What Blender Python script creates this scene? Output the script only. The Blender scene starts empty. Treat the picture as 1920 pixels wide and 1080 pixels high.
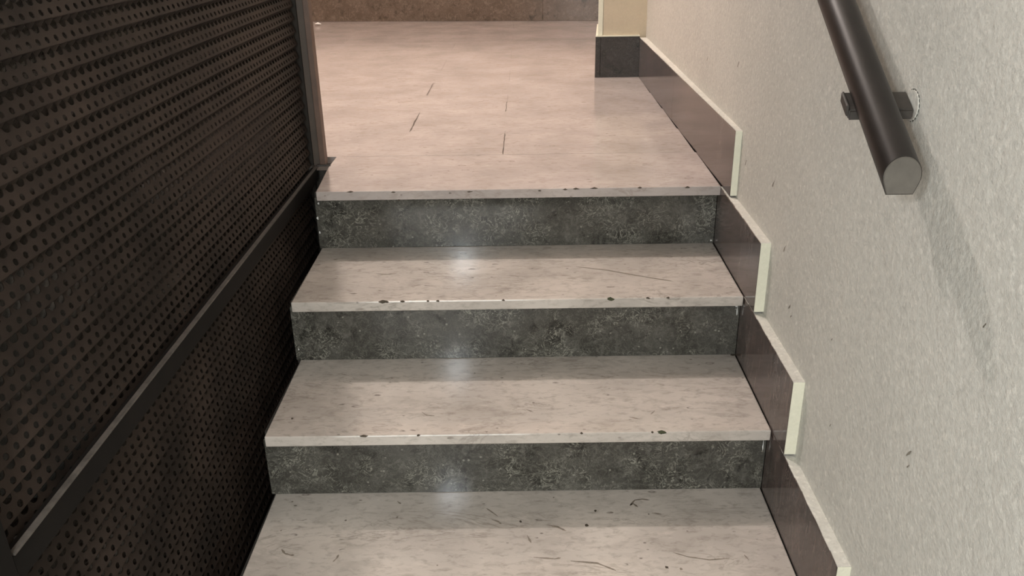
import bpy, bmesh, math, random
from mathutils import Vector, Matrix
random.seed(7)
scn = bpy.context.scene
col = scn.collection

# ---------------------------------------------------------------- camera
cam_d = bpy.data.cameras.new('camera'); cam = bpy.data.objects.new('camera', cam_d); col.objects.link(cam)
cam_d.sensor_fit = 'HORIZONTAL'; cam_d.sensor_width = 36.0; cam_d.lens = 1600.0 / 1920.0 * 36.0
cam_d.clip_start = 0.02
F = Vector((-0.01754001, 0.91533364, -0.40231416)); R = Vector((0.9997881, 0.01172024, -0.01692301)); U = Vector((0.01077498, 0.40252574, 0.91534525))
m = Matrix.Identity(4)
for i in range(3):
    m[i][0], m[i][1], m[i][2] = R[i], U[i], -F[i]
m[0][3], m[1][3], m[2][3] = 0.0, 0.0, 0.64324
cam.matrix_world = m
scn.camera = cam

# ---------------------------------------------------------------- world, lights, exposure
w = bpy.data.worlds.new('world'); scn.world = w; w.use_nodes = True
w.node_tree.nodes['Background'].inputs[0].default_value = (0.9, 0.95, 0.85, 1)
w.node_tree.nodes['Background'].inputs[1].default_value = 0.02
def lamp(name, loc, power, colour, size):
    l = bpy.data.lights.new(name, 'POINT'); l.energy = power; l.color = colour; l.shadow_soft_size = size
    o = bpy.data.objects.new(name, l); o.location = loc; col.objects.link(o); return o
lamp('landing_lamp', (-0.78, 3.30, 2.95), 166, (1.0, 0.905, 0.86), 0.035)      # over the lift door, behind the cage post
lamp('hall_lamp', (-0.35, 3.90, 2.48), 14, (1.0, 0.89, 0.85), 0.22)            # farther back on the landing
lamp('stair_lamp', (-0.33, -0.25, 0.84), 27, (0.90, 0.96, 1.0), 0.045)        # small lamp behind the viewer
lamp('rear_fill_light', (-0.45, -1.10, 0.55), 132, (0.97, 1.0, 0.97), 0.60)   # added soft fill low behind the viewer, oversized to keep glints faint
vs = scn.view_settings
vs.view_transform = 'Standard'; vs.look = 'None'; vs.exposure = 0.0; vs.gamma = 1.0; vs.use_curve_mapping = False

# ---------------------------------------------------------------- helpers
def link(name, bm, mat, parent=None, smooth=False):
    me = bpy.data.meshes.new(name); bm.normal_update(); bm.to_mesh(me); bm.free()
    o = bpy.data.objects.new(name, me); col.objects.link(o)
    if mat: me.materials.append(mat)
    if smooth:
        for p in me.polygons: p.use_smooth = True
    if parent is not None:
        o.parent = parent; o.location = -root_loc(parent)
    return o
def root_loc(o):
    v = Vector((0, 0, 0))
    while o is not None:
        v += o.location; o = o.parent
    return v
def empty(name, loc, label=None, cat=None, group=None):
    o = bpy.data.objects.new(name, None); o.location = loc; o.empty_display_size = 0.1; col.objects.link(o)
    if label: o['label'] = label
    if cat: o['category'] = cat
    if group: o['group'] = group
    return o
def add_prism(bm, pts, lo, hi, axis):
    """polygon pts extruded along axis between lo and hi"""
    def mk(a, b, c):
        if axis == 'z': return (a, b, c)
        if axis == 'x': return (c, a, b)
        return (a, c, b)
    A = [bm.verts.new(mk(p[0], p[1], lo)) for p in pts]
    B = [bm.verts.new(mk(p[0], p[1], hi)) for p in pts]
    n = len(pts); fs = [bm.faces.new(A[::-1]), bm.faces.new(B)]
    for i in range(n): fs.append(bm.faces.new((A[i], A[(i+1) % n], B[(i+1) % n], B[i])))
    bmesh.ops.recalc_face_normals(bm, faces=fs)
    return fs
def box(x0, x1, y0, y1, z0, z1, bev=0.0):
    bm = bmesh.new(); add_prism(bm, [(x0, y0), (x1, y0), (x1, y1), (x0, y1)], z0, z1, 'z')
    if bev: bmesh.ops.bevel(bm, geom=bm.edges[:], offset=bev, segments=2, affect='EDGES', profile=0.5)
    return bm
def prism(pts, lo, hi, axis='z', bev=0.0, seg=2):
    bm = bmesh.new(); add_prism(bm, pts, lo, hi, axis)
    if bev: bmesh.ops.bevel(bm, geom=bm.edges[:], offset=bev, segments=seg, affect='EDGES', profile=0.5)
    return bm

# ---------------------------------------------------------------- materials
class N:
    def __init__(s, name, rough=0.5, spec=0.5, metal=0.0):
        s.m = bpy.data.materials.new(name); s.m.use_nodes = True; s.t = s.m.node_tree
        s.b = s.t.nodes['Principled BSDF']
        s.b.inputs['Roughness'].default_value = rough; s.b.inputs['Specular IOR Level'].default_value = spec
        s.b.inputs['Metallic'].default_value = metal
        s.pos = s.t.nodes.new('ShaderNodeNewGeometry').outputs['Position']
    def lk(s, a, b): s.t.links.new(a, b)
    def mp(s, scale=(1, 1, 1), loc=(0, 0, 0), rot=(0, 0, 0), src=None):
        n = s.t.nodes.new('ShaderNodeMapping'); n.inputs['Scale'].default_value = scale; n.inputs['Location'].default_value = loc; n.inputs['Rotation'].default_value = rot
        s.lk(src or s.pos, n.inputs[0]); return n.outputs[0]
    def noise(s, vec, scale, detail=4, rough=0.55, dist=0.0):
        n = s.t.nodes.new('ShaderNodeTexNoise'); n.inputs['Scale'].default_value = scale; n.inputs['Detail'].default_value = detail
        n.inputs['Roughness'].default_value = rough; n.inputs['Distortion'].default_value = dist
        s.lk(vec, n.inputs['Vector']); return n.outputs['Fac']
    def voro(s, vec, scale, feat='F1', rand=1.0):
        n = s.t.nodes.new('ShaderNodeTexVoronoi'); n.feature = feat; n.inputs['Scale'].default_value = scale; n.inputs['Randomness'].default_value = rand
        s.lk(vec, n.inputs['Vector']); return n
    def ramp(s, fac, stops, interp='LINEAR'):
        n = s.t.nodes.new('ShaderNodeValToRGB'); n.color_ramp.interpolation = interp
        e = n.color_ramp.elements
        while len(e) < len(stops): e.new(0.5)
        for i, (p, c) in enumerate(stops):
            e[i].position = p; e[i].color = (c, c, c, 1) if isinstance(c, (int, float)) else (*c, 1)
        s.lk(fac, n.inputs[0]); return n.outputs[0]
    def math(s, op, a, b=None):
        n = s.t.nodes.new('ShaderNodeMath'); n.operation = op
        for i, v in enumerate((a, b)):
            if v is None: continue
            if isinstance(v, (int, float)): n.inputs[i].default_value = v
            else: s.lk(v, n.inputs[i])
        return n.outputs[0]
    def mix(s, f, a, b, mode='MIX'):
        n = s.t.nodes.new('ShaderNodeMix'); n.data_type = 'RGBA'; n.blend_type = mode
        if isinstance(f, (int, float)): n.inputs[0].default_value = f
        else: s.lk(f, n.inputs[0])
        for k, v in ((6, a), (7, b)):
            if isinstance(v, tuple): n.inputs[k].default_value = (*v, 1)
            else: s.lk(v, n.inputs[k])
        return n.outputs[2]
    def band(s, fac, c, wdt):      # 1 where |fac-c| < w
        d = s.math('ABSOLUTE', s.math('SUBTRACT', fac, c))
        return s.ramp(d, [(0.0, 1.0), (wdt, 0.0)])
    def bump(s, h, strength, dist):
        n = s.t.nodes.new('ShaderNodeBump'); n.inputs['Strength'].default_value = strength; n.inputs['Distance'].default_value = dist
        s.lk(h, n.inputs['Height']); s.lk(n.outputs[0], s.b.inputs['Normal'])
    def col(s, c):
        if isinstance(c, tuple): s.b.inputs['Base Color'].default_value = (*c, 1)
        else: s.lk(c, s.b.inputs['Base Color'])
        return s
    def rough(s, v): s.lk(v, s.b.inputs['Roughness'])

def cream_marble(name, base, dark, seed, fleck, rough, spec=0.5):
    n = N(name, rough, spec)
    st = n.mp((7, 14, 14), (seed, seed * 1.7, seed * .3))
    iso = n.mp((1, 1, 1), (seed, seed * 2.1, 0))
    cloud = n.noise(iso, 5.5, 3, .5)
    c = n.mix(n.ramp(cloud, [(.30, 0.0), (.72, 1.0)]), tuple(b * .80 for b in base), tuple(min(1, b * 1.10) for b in base))
    patch = n.ramp(n.noise(n.mp((1, 2.2, 2.2), (seed, 7, 0)), 11, 4, .6, .8), [(.53, 0.0), (.62, .30)])
    c = n.mix(n.math('MULTIPLY', patch, fleck), c, tuple(.5 * (b + k) for b, k in zip(base, dark)))
    lite = n.ramp(n.noise(n.mp((1, 2, 2), (2, seed, 0)), 17, 3, .6, .6), [(.60, 0.0), (.70, .35)])
    c = n.mix(lite, c, tuple(min(1, b * 1.22) for b in base))
    fine = n.noise(st, 6.0, 6, .65, .4)
    c = n.mix(n.math('MULTIPLY', n.ramp(fine, [(.50, 0.0), (.70, 1.0)]), .38 * fleck), c, dark)
    veins = n.band(n.noise(n.mp((1.6, 6, 6), (seed * 3, 1, 0)), 2.2, 5, .6, 1.2), .5, .016)
    msk = n.ramp(n.noise(n.mp((2, 4, 4), (4, seed, 0)), 2.2, 2), [(.5, 0.0), (.6, 1.0)])
    c = n.mix(n.math('MULTIPLY', n.math('MULTIPLY', veins, msk), .42 * fleck), c, dark)
    # short curved fossil flecks: thin rims of warped cells, kept only here and there
    wv = n.mp((9, 22, 22), (1, seed, 2))
    vo = n.voro(wv, 1.6); d = vo.outputs['Distance']
    rim = n.band(n.math('ADD', d, n.math('MULTIPLY', n.noise(wv, 3.0, 3), .35)), .30, .05)
    keep = n.ramp(n.noise(wv, 1.35, 2), [(.56, 0.0), (.62, 1.0)])
    c = n.mix(n.math('MULTIPLY', n.math('MULTIPLY', rim, keep), .75 * fleck), c, tuple(k * .6 for k in dark))
    # small dark pores
    sp = n.ramp(n.voro(n.mp((20, 34, 34), (seed, 3, 1)), 1.1).outputs['Distance'], [(.05, 1.0), (.10, 0.0)])
    kp = n.ramp(n.noise(n.mp((1, 1, 1), (9, seed, 0)), 14, 1), [(.52, 0.0), (.6, 1.0)])
    c = n.mix(n.math('MULTIPLY', n.math('MULTIPLY', sp, kp), .7 * fleck), c, tuple(k * .5 for k in dark))
    n.col(c)
    n.rough(n.ramp(n.noise(iso, 9, 3), [(.3, rough * .8), (.7, rough * 1.35)]))
    n.bump(n.noise(iso, 26, 2), .04, .004)
    return n.m
M = {}
M['tread'] = cream_marble('cream_tread_marble', (.575, .515, .465), (.17, .14, .11), 1.3, 1.0, .095)
M['floor'] = cream_marble('cream_floor_marble', (.49, .43, .405), (.26, .20, .16), 5.1, 1.0, .11, .20)

def dark_marble(name, lo, mid, hi, seed, rough, sc=(1, 1, 1)):
    n = N(name, rough, 0.5)
    p = n.mp(sc, (seed, seed * 2, seed))
    a = n.noise(p, 9, 5, .6, .6); b = n.noise(p, 34, 6, .7, 1.2)
    c = n.mix(n.ramp(a, [(.30, .12), (.72, .80)]), lo, mid)
    c = n.mix(n.ramp(b, [(.50, 0.0), (.72, .8)]), c, tuple(k * 1.5 for k in mid))
    c = n.mix(n.ramp(n.noise(p, 22, 4, .6, .8), [(.30, .85), (.45, 0.0)]), c, tuple(k * .55 for k in lo))
    curl = n.band(n.noise(p, 30, 3, .6, 2.4), .5, .030)
    curl2 = n.band(n.noise(p, 52, 3, .6, 2.0), .5, .035)
    c = n.mix(n.math('MULTIPLY', curl2, .28), c, tuple(.6 * h + .4 * q for h, q in zip(hi, mid)))
    k = n.ramp(n.noise(p, 13, 3), [(.44, 0.0), (.60, 1.0)])
    c = n.mix(n.math('MULTIPLY', n.math('MULTIPLY', curl, k), .75), c, hi)
    fl = n.ramp(n.voro(p, 62).outputs['Distance'], [(.10, 1.0), (.2, 0.0)])
    kk = n.ramp(n.noise(p, 40, 1), [(.54, 0.0), (.62, 1.0)])
    c = n.mix(n.math('MULTIPLY', n.math('MULTIPLY', fl, kk), .6), c, hi)
    n.col(c); n.b.inputs['Specular IOR Level'].default_value = .33; return n
M['riser'] = dark_marble('grey_riser_marble', (.030, .028, .023), (.098, .093, .082), (.33, .32, .27), 2.2, .12).m
M['skirt'] = dark_marble('brown_skirting_marble', (.055, .040, .036), (.110, .080, .069), (.18, .145, .13), 6.4, .11, (1, 1.1, .32)).m
M['end_skirt'] = dark_marble('shaded_skirting_marble', (.028, .023, .020), (.05, .042, .037), (.10, .085, .075), 3.3, .25).m  # darker copy of the skirting marble, shade put into its colour
M['back_skirt'] = dark_marble('brown_back_skirting_marble', (.10, .075, .055), (.17, .125, .095), (.26, .2, .16), 8.9, .25).m

def plaster(name, base, rough=.75, dirt=1.0, seed=0.0):
    n = N(name, rough, .35)
    p = n.mp((1, 1, 1), (seed, 0, seed))
    c = n.mix(n.ramp(n.noise(p, 3.2, 3), [(.3, 0.0), (.7, 1.0)]), tuple(b * .93 for b in base), tuple(b * 1.04 for b in base))
    c = n.mix(n.ramp(n.noise(p, 115, 4, .7), [(.42, .0), (.70, .60 * dirt)]), c, tuple(b * .72 for b in base))
    c = n.mix(n.ramp(n.noise(p, 95, 3, .6), [(.57, .0), (.66, .55 * dirt)]), c, tuple(min(1, b * 1.22) for b in base))
    st = n.mp((1, 34, 13), (seed, 2, 0))
    s = n.math('MULTIPLY', n.ramp(n.noise(st, 1.4, 4, .65, .6), [(.63, 0.0), (.74, 1.0)]), n.ramp(n.noise(p, 4.5, 2), [(.50, 0.0), (.66, 1.0)]))
    c = n.mix(n.math('MULTIPLY', s, .42 * dirt), c, tuple(b * .38 for b in base))
    n.col(c)
    h = n.math('ADD', n.noise(p, 110, 4, .7), n.math('MULTIPLY', n.noise(p, 38, 3, .6), 1.2))
    n.bump(h, .45, .004)
    return n.m
M['wall'] = plaster('cream_wall_plaster', (.655, .635, .578))
M['stub'] = plaster('ochre_cream_paint', (.60, .51, .38), .55, .3, 3.0)
M['bead'] = plaster('pale_edge_paint', (.80, .78, .64), .6, .25, 5.0)
M['hall'] = plaster('hall_wall_paint', (.66, .55, .47), .7, .2, 7.0)
M['ceiling'] = plaster('ceiling_paint', (.72, .68, .62), .8, .1, 9.0)
def plain(name, c, rough=.5, spec=.4, metal=0.0, var=.25, scale=40):
    n = N(name, rough, spec, metal)
    n.col(n.mix(n.ramp(n.noise(n.pos, scale, 4, .6), [(.3, 0.0), (.7, 1.0)]), tuple(k * (1 - var) for k in c), tuple(k * (1 + var) for k in c)))
    return n.m
M['mesh'] = plain('dark_brown_sheet_metal', (.0255, .0180, .0142), .6, .2, 0, .55, 6)
M['frame'] = plain('dark_brown_frame_metal', (.0062, .0050, .0042), .65, .2, 0, .3, 20)
M['bead_metal'] = plain('pale_grey_edge_metal', (.10, .088, .078), .45, .5, 0, .35, 60)  # paler grey than the frame metal
M['post'] = plain('brown_painted_post', (.125, .076, .055), .5, .5, 0, .12, 25)
M['post_dark'] = plain('dark_brown_post_flange', (.080, .058, .044), .55, .5, 0, .12, 25)
M['rail'] = plain('blackened_wood', (.015, .012, .0105), .42, .4, 0, .25, 30)
M['rail_end'] = plain('pale_grey_rail_end', (.125, .112, .097), .6, .3, 0, .15, 40)  # end face set paler than the rail
M['iron'] = plain('dark_iron', (.045, .038, .033), .5, .5, 0, .3, 60)
M['concrete'] = plain('grey_pit_concrete', (.15, .135, .115), .85, .2, 0, .3, 9)
M['shaft_dark'] = plain('dark_shaft_plaster', (.035, .030, .026), .9, .2, 0, .3, 6)  # even dark tone for the shaft inside
M['core'] = plain('dark_stair_concrete', (.05, .045, .04), .9, .2)
M['chip'] = plain('dark_dirt_in_chips', (.075, .06, .045), .8, .2, 0, .4, 200)
M['chip_green'] = plain('greenish_dirt_in_chips', (.062, .066, .036), .8, .2, 0, .5, 200)
M['vein'] = plain('grey_brown_fossil', (.21, .175, .14), .3, .5, 0, .3, 200)
M['filler'] = plain('dark_joint_filler', (.10, .08, .065), .7, .3, 0, .4, 120)
M['whitepaint'] = plain('white_paint_splash', (.62, .62, .60), .5, .4)
def hazy(name, c, f):
    n = N(name, .12, .5); n.col(c)
    tr = n.t.nodes.new('ShaderNodeBsdfTransparent'); mx = n.t.nodes.new('ShaderNodeMixShader'); mx.inputs[0].default_value = f
    n.lk(tr.outputs[0], mx.inputs[1]); n.lk(n.b.outputs[0], mx.inputs[2]); n.lk(mx.outputs[0], n.t.nodes['Material Output'].inputs['Surface']); return n.m
M['glass'] = hazy('hazed_shaft_glass', (.11, .092, .078), .6)  # haze put into the pane colour to lift the dark holes
M['scuff'] = plain('grey_scuff_mark', (.25, .225, .185), .8, .2, 0, .4, 150)
M['paper'] = plain('white_paper', (.85, .84, .82), .7, .3, 0, .05)
RISE = 0.165
# measured plan of the stairs: front edge (left x, y, right x, y) of landing and of three treads below, then repeats
FR = [(-.5362, 2.0856, 2.0910), (-.5409, 1.7680, 1.7767), (-.5411, 1.4695, 1.4790), (-.543, 1.166, 1.172), (-.545, .868, .874), (-.547, .570, .576)]
SK = [.4960, .4945, .4955, .4970, .4985, .4995]      # x of the skirting face beside each level
NOSE = .0244
def front(k, x):
    xl, yl, yr = FR[k]; return yl + (yr - yl) * (x - xl) / (SK[k] - xl)
def wall_x(y): return .5178 - .0050 * (y - 1.3)

# ================================================================ the setting
def structure(o, label):
    o['kind'] = 'structure'; o['label'] = label; return o
# landing floor: slabs in rows, parted by real joints
floor = empty('floor', (0, 2.5, 0)); structure(floor, 'pinkish cream marble landing floor of long slabs')
o = link('slab_bed', prism([(-.555, 2.145), (.52, 2.145), (.52, 3.66), (1.6, 3.66), (1.6, 5.7), (-3.0, 6.1), (-3.0, 2.36), (-.555, 2.36)], -.30, -.0205), M['core'], floor)
def slab(pts): return link('slab', prism(pts, -.020, 0.0, 'z', .0003, 1), M['floor'], floor)
g = .00012
sk_back = .4795
s0 = link('slab', prism([(FR[0][0], FR[0][1]), (SK[0] - .001, FR[0][2]), (SK[0] - .001, 2.43 - g), (-.553, 2.43 - g), (-.553, 2.315)], -NOSE, 0, 'z', .0022, 2), M['floor'], floor)
s0['label'] = 'front slab of the landing with a chipped nosing'
rows = [2.43, 2.725, 3.03, 3.32, 3.61, 3.90, 4.20, 4.50, 4.80, 5.10, 5.40, 5.70]
for i in range(len(rows) - 1):
    a, b = rows[i] + g, rows[i + 1] - g
    right = (.4935 - .0098 * (a - 2.1)) if rows[i] < 3.6 else 1.5
    j0 = -.065 if i % 2 == 0 else -.375
    cuts = [right] + [x for x in (j0 + .93, j0, j0 - .93, j0 - 1.86) if x < right - .1] + [-2.95]
    for c in range(len(cuts) - 1):
        slab([(cuts[c + 1] + g, a), (cuts[c] - g, a), (cuts[c] - g, b), (cuts[c + 1] + g, b)])
slab([(-2.95, 5.70 + g), (1.5, 5.70 + g), (1.5, 5.63), (1.5, 5.63)][:2] + [(1.5, 5.75), (-2.95, 6.10)])
# worn joints whose dark filler shows
for x, y0, y1, wd in ((-.0655, 2.432, 2.69, .0045), (-.068, 3.01, 3.19, .0030), (-.374, 2.727, 3.012, .0055), (-.381, 3.33, 3.60, .0045)):
    bm = bmesh.new(); n = 9; L = []; Rr = []
    for i in range(n + 1):
        y = y0 + (y1 - y0) * i / n; ww = wd * random.uniform(.45, 1.1) * (.35 if i in (0, n) else 1); dx = random.uniform(-.0012, .0012)
        L.append(bm.verts.new((x - ww / 2 + dx, y, .0004))); Rr.append(bm.verts.new((x + ww / 2 + dx, y, .0004)))
    for i in range(n): bm.faces.new((L[i], Rr[i], Rr[i + 1], L[i + 1]))
    link('joint_filler', bm, M['filler'], floor)

# right wall of the stairs, slightly out of true
bm = prism([(wall_x(-3), -3), (.80, -3), (.80, 3.76), (wall_x(3.76), 3.76)], -1.0, 3.15)
structure(link('wall_right', bm, M['wall']), 'rough cream plaster wall rising along the right of the stairs')
wr = bpy.data.objects['wall_right']
for y, z, ly, lz in ((1.2515, -.170, .0022, .0045), (.982, -.041, .003, .010), (.978, -.060, .002, .005), (1.5293, -.0755, .004, .010), (1.515, -.090, .003, .006), (1.60, .02, .003, .009), (1.72, .12, .003, .012), (1.95, .10, .004, .008), (.877, .205, .0018, .004), (1.30, -.03, .002, .005), (2.10, .30, .004, .010), (2.45, .26, .003, .008)):
    bm = bmesh.new(); n = 8
    vv = [bm.verts.new((wall_x(y) - .0004, y + ly * random.uniform(.5, 1.2) * math.cos(2 * math.pi * i / n) - .6 * lz * math.sin(2 * math.pi * i / n), z + lz * random.uniform(.6, 1.2) * math.sin(2 * math.pi * i / n))) for i in range(n)]
    bm.faces.new(vv); link('scuff', bm, M['scuff'], wr)
ws = empty('wall_end', (.41, 3.70, 0)); structure(ws, 'short end wall where the landing narrows on the right')
link('wall_face', prism([(.327, 3.675), (.51, 3.675), (.51, 4.1), (.362, 4.1)], 0, 3.15), M['stub'], ws)
link('corner_bead', prism([(.306, 3.676), (.326, 3.674), (.362, 4.08), (.343, 4.08)], .170, 3.15, 'z', .002), M['bead'], ws)
link('skirting_slab', box(.2965, .3170, 3.663, 3.674, .0005, .166, .0008), M['end_skirt'], ws)
link('skirting_slab', box(.3175, .4790, 3.663, 3.673, .0005, .166, .0008), M['end_skirt'], ws)
link('skirting_cap', box(.2965, .4790, 3.662, 3.675, .1665, .1705), M['bead'], ws)
link('skirting_return', prism([(.2975, 3.6745), (.3165, 3.6745), (.352, 4.08), (.335, 4.08)], .0005, .1695), M['bead'], ws)

# far wall of the landing hall, out of square
def far_y(x): return 5.79 - .110 * x
wf = empty('wall_far', (0, 5.8, 0)); structure(wf, 'far wall of the landing hall')
link('wall_face', prism([(-3.0, far_y(-3)), (1.6, far_y(1.6)), (1.6, 6.4), (-3.0, 6.4)], -.02, 3.15), M['hall'], wf)
bf = empty('baseboard_far', (0, 5.78, 0)); structure(bf, 'brown stone skirting at the foot of the far wall')
xs = [-2.9, -2.15, -1.42, -.66, .12, .9, 1.5]
for i in range(len(xs) - 1):
    a, b = xs[i] + .0006, xs[i + 1] - .0006
    link('skirting_slab', prism([(a, far_y(a) - .018), (b, far_y(b) - .018), (b, far_y(b) - .001), (a, far_y(a) - .001)], .0005, .172, 'z', .0008, 1), M['back_skirt'], bf)
structure(link('wall_left', box(-3.1, -2.99, -3, 6.4, -1.2, 3.15), M['hall']), 'left wall of the hall, out of view')
structure(link('wall_right_hall', box(1.58, 1.7, 3.7, 6.4, -.1, 3.15), M['hall']), 'right wall of the hall behind the end wall')
structure(link('wall_hall_front', box(.5, 1.7, 3.77, 3.86, -.1, 3.15), M['hall']), 'hall wall behind the right stair wall')
structure(link('ceiling', box(-3.1, 1.7, -3, 6.4, 3.15, 3.25), M['ceiling']), 'pale ceiling above the stairs and landing')
structure(link('wall_rear', box(-3.1, .8, -3.1, -3.0, -1.2, 3.15), M['wall']), 'wall behind the viewer')
structure(link('floor_lower', box(-3.1, .8, -3, .58, -1.16, -.9905), M['core']), 'lower hall floor at the foot of the stairs')

# skirting beside the stairs, one stone for every level, ends and top edges painted like the wall
bs = empty('baseboard_right', (.5, 1.5, -.3)); structure(bs, 'stepped dark marble skirting along the right wall')
SF, SH = .084, .160
def skirt(pts_y, x0, x1, z0, z1):
    (ya, yb) = pts_y
    link('skirting_slab', prism([(x0(ya), ya), (x1(ya), ya), (x1(yb), yb), (x0(yb), yb)], z0, z1, 'z', .0006, 1), M['skirt'], bs)
wx = lambda y: wall_x(y) + .0008
lf = lambda y: .4985 - .0118 * (y - 2.0)
skirt((2.0075, 2.842), lf, wx, .0004, SH); skirt((2.843, 3.662), lf, wx, .0004, SH)
def paint_edge(y0, y1, f, z0, z1, pf=None):
    bm = bmesh.new(); t = .0018
    # strip on the top edge and on the end of the stone
    n = 10
    for i in range(n):
        a, b = y0 + (y1 - y0) * i / n, y0 + (y1 - y0) * (i + 1) / n
        add_prism(bm, [(f(a) + random.uniform(.0003, .002), a), (wx(a), a), (wx(b), b), (f(b) + random.uniform(.0003, .002), b)], z1, z1 + t, 'z')
    link('painted_top_edge', bm, M['wall'], bs)
    bm = bmesh.new()
    add_prism(bm, [(f(y0) + .0004, y0 - t), (wx(y0), y0 - t), (wx(y0), y0 - .0001), (f(y0) + .0004, y0 - .0001)], z0 + .001, z1 + t * .6, 'z')
    bmesh.ops.bevel(bm, geom=bm.edges[:], offset=.0006, segments=1, affect='EDGES')
    e = link('painted_end', bm, M['bead'], bs); e['label'] = 'pale painted end of the dark skirting stone'
paint_edge(2.0075, 3.66, lf, 0, SH)
# part of the landing skirting that hangs in front of the nosing rests on the next stone
for k in range(1, 6):
    yf = FR[k][2] - SF; yb = FR[k - 1][2] + .0275
    f = (lambda X: (lambda y: X))(SK[k])
    z0 = -RISE * k + .0004; z1 = -RISE * k + SH
    skirt((yf, yb), f, wx, z0, z1)
    paint_edge(yf, yb - .02, f, z0, z1)

# ================================================================ staircase
st = empty('staircase', (0, 1.2, -.99), 'straight flight of cream marble steps with dark grey marble risers below the landing', 'staircase')
treads = {0: s0}
for k in range(0, 6):
    xr = SK[k] - .0012
    if k > 0:
        xl, yl, yr = FR[k]; yb = FR[k - 1][1] + .0265 + .02
        bm = prism([(xl, yl), (xr, yr), (SK[k] - .0012, FR[k - 1][2] + .0265 + .02), (xl - .004, yb)], -RISE * k - NOSE, -RISE * k, 'z', .0024, 2)
        treads[k] = link('tread', bm, M['tread'], st)
    # riser below this nosing
    xl, yl, yr = FR[k]; xr = SK[min(k + 1, 5)] - .0003
    if k < 5 or True:
        zb = -RISE * (k + 1) + .0004; zt = -RISE * k - NOSE - .0006
        bm = prism([(xl - .013, yl + .0285), (xr, yr + .0290), (xr, yr + .0455), (xl - .013, yl + .045)], zb, zt, 'z', .0008, 1)
        link('riser', bm, M['riser'], st)
# rough concrete carrying the treads
bm = bmesh.new()
for k in range(1, 6):
    y0 = FR[k][1] + .060; y1 = FR[k - 1][1] + .060
    add_prism(bm, [(-.560, y0), (.50, y0), (.50, y1 - .0005), (-.560, y1 - .0005)], -1.155, -RISE * k - NOSE - .001, 'z')
link('concrete_core', bm, M['core'], st)

# chips along the nosings
EDGE = [(0, -0.3372, -0.0035, 0.0096), (0, -0.194, -0.0077, 0.0081), (0, -0.1432, -0.0053, 0.0109), (0, 0.0999, -0.003, 0.0082), (0, 0.1271, -0.0018, 0.0109), (0, 0.1745, -0.001, 0.0123), (0, -0.3251, -0.0248, 0.0054), (0, -0.4467, -0.0016, 0.0111), (0, 0.0349, -0.0051, 0.0054), (0, 0.2893, -0.0014, 0.0096), (0, 0.4104, -0.0019, 0.0111), (1, -0.3299, -0.165, 0.0137), (1, -0.3207, -0.1658, 0.0062), (1, -0.2847, -0.165, 0.0086), (1, -0.2268, -0.165, 0.0049), (1, -0.2034, -0.165, 0.0049), (1, 0.1901, -0.1673, 0.0147), (1, 0.2753, -0.165, 0.0062), (1, 0.3218, -0.165, 0.005), (1, -0.0541, -0.165, 0.0049), (2, -0.3373, -0.33, 0.0112), (2, -0.2249, -0.33, 0.0045), (2, 0.2713, -0.3316, 0.0145), (2, 0.2524, -0.33, 0.0045), (2, 0.108, -0.33, 0.0033)]
def ring(bm, x, y, z, rx, ry, rz, n=10, jit=.3):
    """small irregular lump"""
    top = bm.verts.new((x, y, z + rz)); bot = bm.verts.new((x, y, z - rz)); rr = []
    for i in range(n):
        a = 2 * math.pi * i / n; q = random.uniform(1 - jit, 1 + jit)
        rr.append(bm.verts.new((x + rx * q * math.cos(a), y + ry * q * math.sin(a), z + random.uniform(-.2, .2) * rz)))
    for i in range(n):
        bm.faces.new((rr[i], rr[(i + 1) % n], top)); bm.faces.new((rr[(i + 1) % n], rr[i], bot))
for k, x, z, r in EDGE:
    big = r > .0125
    bm = bmesh.new()
    # sits in the rounded nosing edge, a little proud of it
    ring(bm, x, front(k, x) + .0012, z - (.0012 if z > -RISE * k - .001 else 0), r * .85, r * .30 if big else .0030, r * .36 if big else .0030, 11, .35)
    c = link('chip', bm, M['chip_green'] if big and x > 0 else M['chip'], treads[k] if k else treads[0])
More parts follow.
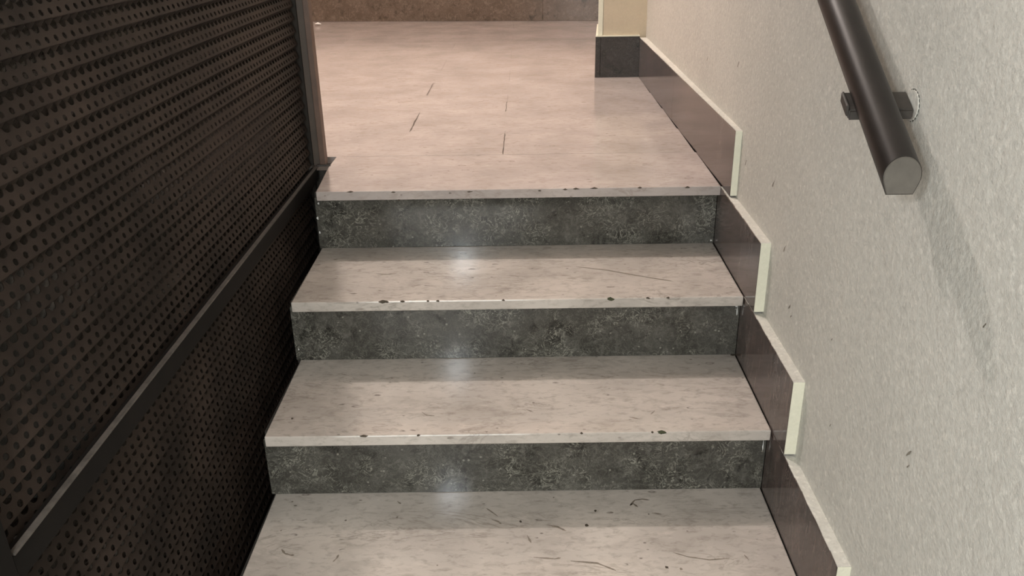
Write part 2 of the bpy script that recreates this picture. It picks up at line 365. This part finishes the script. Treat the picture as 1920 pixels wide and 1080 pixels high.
# fossil veins and pores of the stone that can be told apart
VEIN = [(3, [(-0.4881, 1.3243), (-0.4786, 1.312), (-0.466, 1.3074), (-0.4586, 1.3073)]), (3, [(-0.0898, 1.4468), (-0.0782, 1.4346), (-0.0656, 1.4208)]), (3, [(-0.0774, 1.4108), (-0.0641, 1.4039), (-0.0573, 1.3956)]), (3, [(0.2102, 1.4526), (0.2223, 1.4702), (0.2384, 1.4736), (0.2536, 1.4699)]), (3, [(0.2102, 1.4526), (0.2177, 1.4596), (0.2262, 1.4472)]), (3, [(0.2772, 1.3092), (0.3038, 1.297), (0.3428, 1.2879), (0.3823, 1.292)]), (3, [(-0.3722, 1.3082), (-0.3736, 1.2992), (-0.3794, 1.2873)]), (3, [(0.0348, 1.3931), (0.0562, 1.3863), (0.0739, 1.3732)]), (3, [(0.078, 1.2869), (0.1285, 1.2807), (0.1621, 1.2602)]), (3, [(0.2524, 1.428), (0.2716, 1.4244)]), (3, [(0.0067, 1.2978), (0.0476, 1.293), (0.06, 1.2959)]), (3, [(0.4121, 1.3021), (0.4178, 1.2873)]), (3, [(-0.0054, 1.3626), (0.0029, 1.3389)]), (3, [(-0.2798, 1.4717), (-0.2707, 1.4627)]), (1, [(0.1225, 1.9665), (0.1996, 1.9401), (0.2612, 1.908), (0.3273, 1.8766), (0.3452, 1.8697)]), (1, [(0.4029, 2.0043), (0.4203, 1.9823)]), (1, [(-0.3718, 1.9361), (-0.3443, 1.9285), (-0.3193, 1.938)]), (1, [(-0.45, 1.9659), (-0.4351, 1.9724)]), (2, [(-0.2287, 1.5618), (-0.2158, 1.5468), (-0.1985, 1.5445)]), (2, [(-0.0063, 1.5691), (0.0107, 1.556)]), (2, [(-0.4327, 1.7268), (-0.4131, 1.7214)]), (2, [(0.212, 1.5341), (0.2333, 1.5255)]), (2, [(0.258, 1.5438), (0.269, 1.5584)]), (0, [(0.1373, 2.3998), (0.1739, 2.3747)]), (0, [(-0.5096, 2.4037), (-0.4862, 2.3851)])]
for k, P in VEIN:
    bm = bmesh.new(); z = -RISE * k + .00025; n = len(P); L = []; Rr = []
    Q = []
    for i in range(n - 1):
        for s in range(3): Q.append((P[i][0] + (P[i + 1][0] - P[i][0]) * s / 3, P[i][1] + (P[i + 1][1] - P[i][1]) * s / 3))
    Q.append(P[-1]); n = len(Q)
    for i in range(n):
        a = Q[max(0, i - 1)]; b = Q[min(n - 1, i + 1)]; d = Vector((b[0] - a[0], b[1] - a[1])); d.normalize()
        ww = .0021 * random.uniform(.4, 1.25) * (.3 if i in (0, n - 1) else 1)
        L.append(bm.verts.new((Q[i][0] - d.y * ww, Q[i][1] + d.x * ww, z))); Rr.append(bm.verts.new((Q[i][0] + d.y * ww, Q[i][1] - d.x * ww, z)))
    for i in range(n - 1): bm.faces.new((L[i], Rr[i], Rr[i + 1], L[i + 1]))
    link('fossil_vein', bm, M['vein'], treads[k])
SPOT = [(2, -0.5003, 1.5385, 0.0059), (3, 0.2453, 1.4247, 0.0034), (3, 0.3158, 1.371, 0.0034), (3, 0.1702, 1.4305, 0.0046), (3, 0.1365, 1.436, 0.0057), (3, -0.2727, 1.4193, 0.0046), (3, -0.5037, 1.3798, 0.0035), (3, -0.3782, 1.4102, 0.0046), (3, 0.0518, 1.4809, 0.0035), (3, -0.5038, 1.4722, 0.0048), (3, 0.2849, 1.2637, 0.0054), (3, 0.2585, 1.2681, 0.0065), (3, -0.0183, 1.4035, 0.0056), (3, 0.1157, 1.3907, 0.0068), (3, -0.1769, 1.2771, 0.0032), (2, 0.0111, 1.5949, 0.0047), (2, -0.1231, 1.7261, 0.005), (1, -0.0716, 1.794, 0.0037), (2, -0.3121, 1.7073, 0.005), (2, 0.4903, 1.805, 0.0119), (1, -0.1426, 1.9569, 0.0053)]
for k, x, y, r in SPOT:
    bm = bmesh.new(); n = 9
    vv = [bm.verts.new((x + r * .6 * random.uniform(.6, 1.3) * math.cos(2 * math.pi * i / n), y + r * .6 * random.uniform(.6, 1.3) * math.sin(2 * math.pi * i / n), -RISE * k + .0003)) for i in range(n)]
    bm.faces.new(vv); link('pore', bm, M['chip'] if r > .0055 else M['vein'], treads[k])

# white paint splashes on riser ends
def splash(k, x, z, rx, rz):
    bm = bmesh.new(); y = front(k, x) + .0280; n = 9
    vv = [bm.verts.new((x + rx * random.uniform(.5, 1.3) * math.cos(2 * math.pi * i / n), y, z + rz * random.uniform(.5, 1.3) * math.sin(2 * math.pi * i / n))) for i in range(n)]
    bm.faces.new(vv); link('paint_splash', bm, M['whitepaint'], st)
for a in ((0, -.540, -.040, .003, .003), (0, -.546, -.080, .003, .004), (0, -.545, -.120, .002, .004), (0, .487, -.157, .003, .002), (1, .487, -.200, .0035, .006), (1, .489, -.216, .0015, .012), (1, -.545, -.300, .002, .003), (2, .490, -.385, .0016, .012), (2, .484, -.356, .002, .002)):
    splash(*a)

# ================================================================ lift cage
CX = -.585
cage = empty('lift_shaft_cage', (CX - .012, 1.5, -.99), 'dark brown perforated metal cage of a lift shaft standing left of the stairs', 'cage')
def add_sheet(bm, y0, y1, z0, z1):
    P, Q = .0225, .0330; zs = z0; first = True
    A = .0120
    def xs(z):
        ph = ((z1 - z) / Q) % 1.0                    # 0 just under a ridge, growing downwards
        return CX - .0185 - A * (1 - ph) * min(1, ph / .12) if ph > 0 else CX - .0185
    rows = int(round((z1 - z0) / Q)); cols = int((y1 - y0) / P)
    def cell(yc, zc, w, h, ry, rz):
        outer = [(-1, -1), (-.5, -1), (0, -1), (.5, -1), (1, -1), (1, -.0), (1, 1), (.5, 1), (0, 1), (-.5, 1), (-1, 1), (-1, 0)]
        o = [bm.verts.new((xs(min(z1 - 1e-5, max(z0, zc + b * h / 2 * .9999))), yc + a * w / 2, zc + b * h / 2)) for a, b in outer]
        inn = []
        for a, b in outer:
            an = math.atan2(b * 1.0, a); yy = yc + math.cos(an) * ry; zz = zc + math.sin(an) * rz
            inn.append(bm.verts.new((xs(zz), yy, zz)))
        n = len(outer)
        for i in range(n): bm.faces.new((o[i], o[(i + 1) % n], inn[(i + 1) % n], inn[i]))
    for r in range(rows):
        zt = z1 - r * Q
        h1, h2 = .0185, .0145
        for c in range(cols):
            yc = y0 + (c + .5) * P
            cell(yc, zt - h1 / 2, P, h1, .0088, .0070)
            if c < cols - 1: cell(yc + P / 2, zt - h1 - h2 / 2, P, h2, .0055, .0042)
        # half cells closing the staggered row
        for ya, yb in ((y0, y0 + P / 2), (y0 + (cols - .5) * P, y0 + cols * P)):
            za, zb = zt - h1, zt - Q
            v = [bm.verts.new((xs(z), y, z)) for y, z in ((ya, za - 1e-5), (ya, zb + 1e-5), (yb, zb + 1e-5), (yb, za - 1e-5))]
            bm.faces.new(v)
up = bmesh.new(); add_sheet(up, .752, 2.327, -.030, -.030 + 34 * .033)
u = link('upper_mesh_panel', up, M['mesh'], cage)
lo = bmesh.new(); add_sheet(lo, .752, 2.310, -.034 - 28 * .033, -.034)
l = link('lower_mesh_panel', lo, M['mesh'], cage)
for q in (u, l):
    sm = q.modifiers.new('sheet', 'SOLIDIFY'); sm.thickness = .0012; sm.offset = 0
link('haze_pane', box(CX - .052, CX - .047, .76, 2.32, -.03, 1.09), M['glass'], cage)  # pane added behind the mesh to carry the painted haze
link('haze_pane', box(CX - .052, CX - .047, .76, 2.305, -.97, -.036), M['glass'], cage)
# rail at landing level: flat bar with a paler bead along its top
def tilted(x0, x1, ya, za, yb, zb, h0, h1):
    bm = bmesh.new(); v = []
    for (y, z) in ((ya, za), (yb, zb)):
        for (x, h) in ((x0, h0), (x1, h0), (x1, h1), (x0, h1)): v.append(bm.verts.new((x, y, z + h)))
    q = [(0, 1, 2, 3), (7, 6, 5, 4), (0, 4, 5, 1), (1, 5, 6, 2), (2, 6, 7, 3), (3, 7, 4, 0)]
    fs = [bm.faces.new([v[i] for i in f]) for f in q]; bmesh.ops.recalc_face_normals(bm, faces=fs); return bm
yA, zA, yB, zB = .7575, -.0135, 2.322, .0005
link('middle_rail', tilted(CX - .016, CX - .002, yA, zA, yB, zB, -.040, -.0022), M['frame'], cage)
e = link('rail_bead', tilted(CX - .006, CX + .0015, yA, zA, yB, zB, -.0012, .0022), M['bead_metal'], cage); e['label'] = 'pale grey edge along the middle rail'
link('end_stile', box(CX - .018, CX + .0005, .66, .7545, -.985, 1.12, .001), M['frame'], cage)
link('top_rail', box(CX - .018, CX - .002, .7548, 2.327, 1.0965, 1.16, .001), M['frame'], cage)
link('bottom_rail', box(CX - .018, CX - .002, .7548, 2.310, -.99, -.976, .001), M['frame'], cage)
link('corner_post', box(-.5775, -.5625, 2.328, 2.362, .0005, 2.2, .0012), M['post'], cage)
e = link('post_flange', box(-.596, -.5778, 2.334, 2.358, .0005, 2.2, .0008), M['post_dark'], cage); e['label'] = 'darker inner flange of the brown corner post'
bm = bmesh.new(); add_prism(bm, [(-.585, 2.3215), (-.560, 2.3225), (-.548, 2.3265), (-.560, 2.3275), (-.585, 2.3275)], .0008, .0060, 'z'); link('rail_tip', bm, M['iron'], cage)

# shaft behind the cage
sh = empty('wall_shaft', (-1.5, 2.3, -.3)); structure(sh, 'dim inside of the lift shaft seen through the mesh')
link('shaft_floor', box(-1.90, -.600, .50, 2.36, -1.20, -1.157), M['shaft_dark'], sh)
link('landing_sill', box(-1.75, -.600, 2.325, 2.4295, -.012, .0005), M['bead_metal'], sh)
link('landing_edge', box(-1.75, -.600, 2.34, 2.358, -.3005, -.0125), M['shaft_dark'], sh)
link('pit_wall', box(-1.262, -.600, 2.315, 2.357, -1.155, -.302), M['concrete'], sh)
link('pit_wall', box(-1.385, -1.278, 2.310, 2.357, -1.155, -.302), M['concrete'], sh)
link('shaft_back', box(-1.90, -1.80, .30, 2.36, -1.155, 3.14), M['shaft_dark'], sh)
link('shaft_side', box(-1.80, -.600, .50, .60, -1.155, 3.14), M['shaft_dark'], sh)
link('lift_door', box(-1.75, -.600, 2.345, 2.358, .0012, 2.05), M['shaft_dark'], sh)
link('wall_above_door', box(-1.80, -.600, 2.345, 2.43, 2.052, 3.14), M['hall'], sh)
link('shaft_corner', box(-1.80, -1.752, 2.345, 2.43, -.29, 2.05), M['shaft_dark'], sh)

# ================================================================ handrail
hr = empty('handrail', (.515, 1.15, .40), 'dark round-topped wooden handrail ending in midair on the cream right wall', 'handrail')
sl = .575; P0 = Vector((.4545, 1.003, .3435)); ln = 2.6
prof = []
Wd, Hh = .0235, .0215
for i in range(21):                                   # D-shaped section: round top, flat underside with small chamfers
    a = math.radians(-22 + 224 * i / 20); prof.append((Wd * math.cos(a), Hh * math.sin(a) + .001))
prof = [(x, max(z, -.011)) for x, z in prof]
prof += [(-.0165, -.0195), (.0165, -.0195)]
bm = bmesh.new(); A = []; B = []
for x, z in prof:
    A.append(bm.verts.new((P0.x + x, P0.y, P0.z + z * 1.15))); B.append(bm.verts.new((P0.x + x - .005, P0.y + ln, P0.z + ln * sl + z * 1.15)))
n = len(prof)
fs = [bm.faces.new(A), bm.faces.new(B[::-1])]
for i in range(n): fs.append(bm.faces.new((A[i], B[i], B[(i + 1) % n], A[(i + 1) % n])))
bmesh.ops.recalc_face_normals(bm, faces=fs)
ro = link('rail', bm, M['rail'], hr)
for p_ in ro.data.polygons: p_.use_smooth = len(p_.vertices) == 4
ro.data.set_sharp_from_angle(angle=math.radians(35))
bm = bmesh.new(); V1 = [bm.verts.new((P0.x + x * .97, P0.y - .0002, P0.z + z * 1.12)) for x, z in prof]; V2 = [bm.verts.new((P0.x + x * .93, P0.y - .0018, P0.z + z * 1.07)) for x, z in prof]
fs = [bm.faces.new(V2), bm.faces.new(V1[::-1])]
for i in range(n): fs.append(bm.faces.new((V1[i], V1[(i + 1) % n], V2[(i + 1) % n], V2[i])))
bmesh.ops.recalc_face_normals(bm, faces=fs)
e = link('end_cap', bm, M['rail_end'], hr); e['label'] = 'pale grey end face of the dark rail'
for yb in (1.150, 2.35, 3.3):
    zb = P0.z + (yb - P0.y) * sl - .0245
    b = bmesh.new()
    add_prism(b, [(yb - .016, zb - .012 - .016 * sl), (yb + .016, zb - .012 + .016 * sl), (yb + .016, zb + .002 + .016 * sl), (yb - .016, zb + .002 - .016 * sl)], .4290, wall_x(yb) - .004, 'x')
    bmesh.ops.bevel(b, geom=b.edges[:], offset=.002, segments=2, affect='EDGES')
    br = link('bracket', b, M['iron'], hr)
    b = bmesh.new(); add_prism(b, [(yb - .015, zb - .016), (yb + .012, zb - .001), (yb + .012, zb + .013), (yb - .015, zb - .001)], .4255, .4300, 'x')
    bmesh.ops.bevel(b, geom=b.edges[:], offset=.0015, segments=1, affect='EDGES')
    link('bracket_lip', b, M['iron'], br)
    b = bmesh.new(); r = .022; pts = [(yb + r * math.cos(2 * math.pi * i / 20), zb - .005 + r * math.sin(2 * math.pi * i / 20)) for i in range(20)]
    add_prism(b, pts, wall_x(yb) - .002, wall_x(yb) + .001, 'x'); bmesh.ops.bevel(b, geom=b.edges[:], offset=.0015, segments=2, affect='EDGES')
    e = link('wall_plate', b, M['wall'], br); e['label'] = 'round wall plate painted over like the wall'

# ================================================================ small things
bm = bmesh.new(); ring(bm, -1.325, 5.69, .012, .022, .016, .010, 9, .25)
pp = link('paper_scrap', bm, M['paper']); pp['label'] = 'small white paper scrap on the landing floor near the far skirting'; pp['category'] = 'scrap'
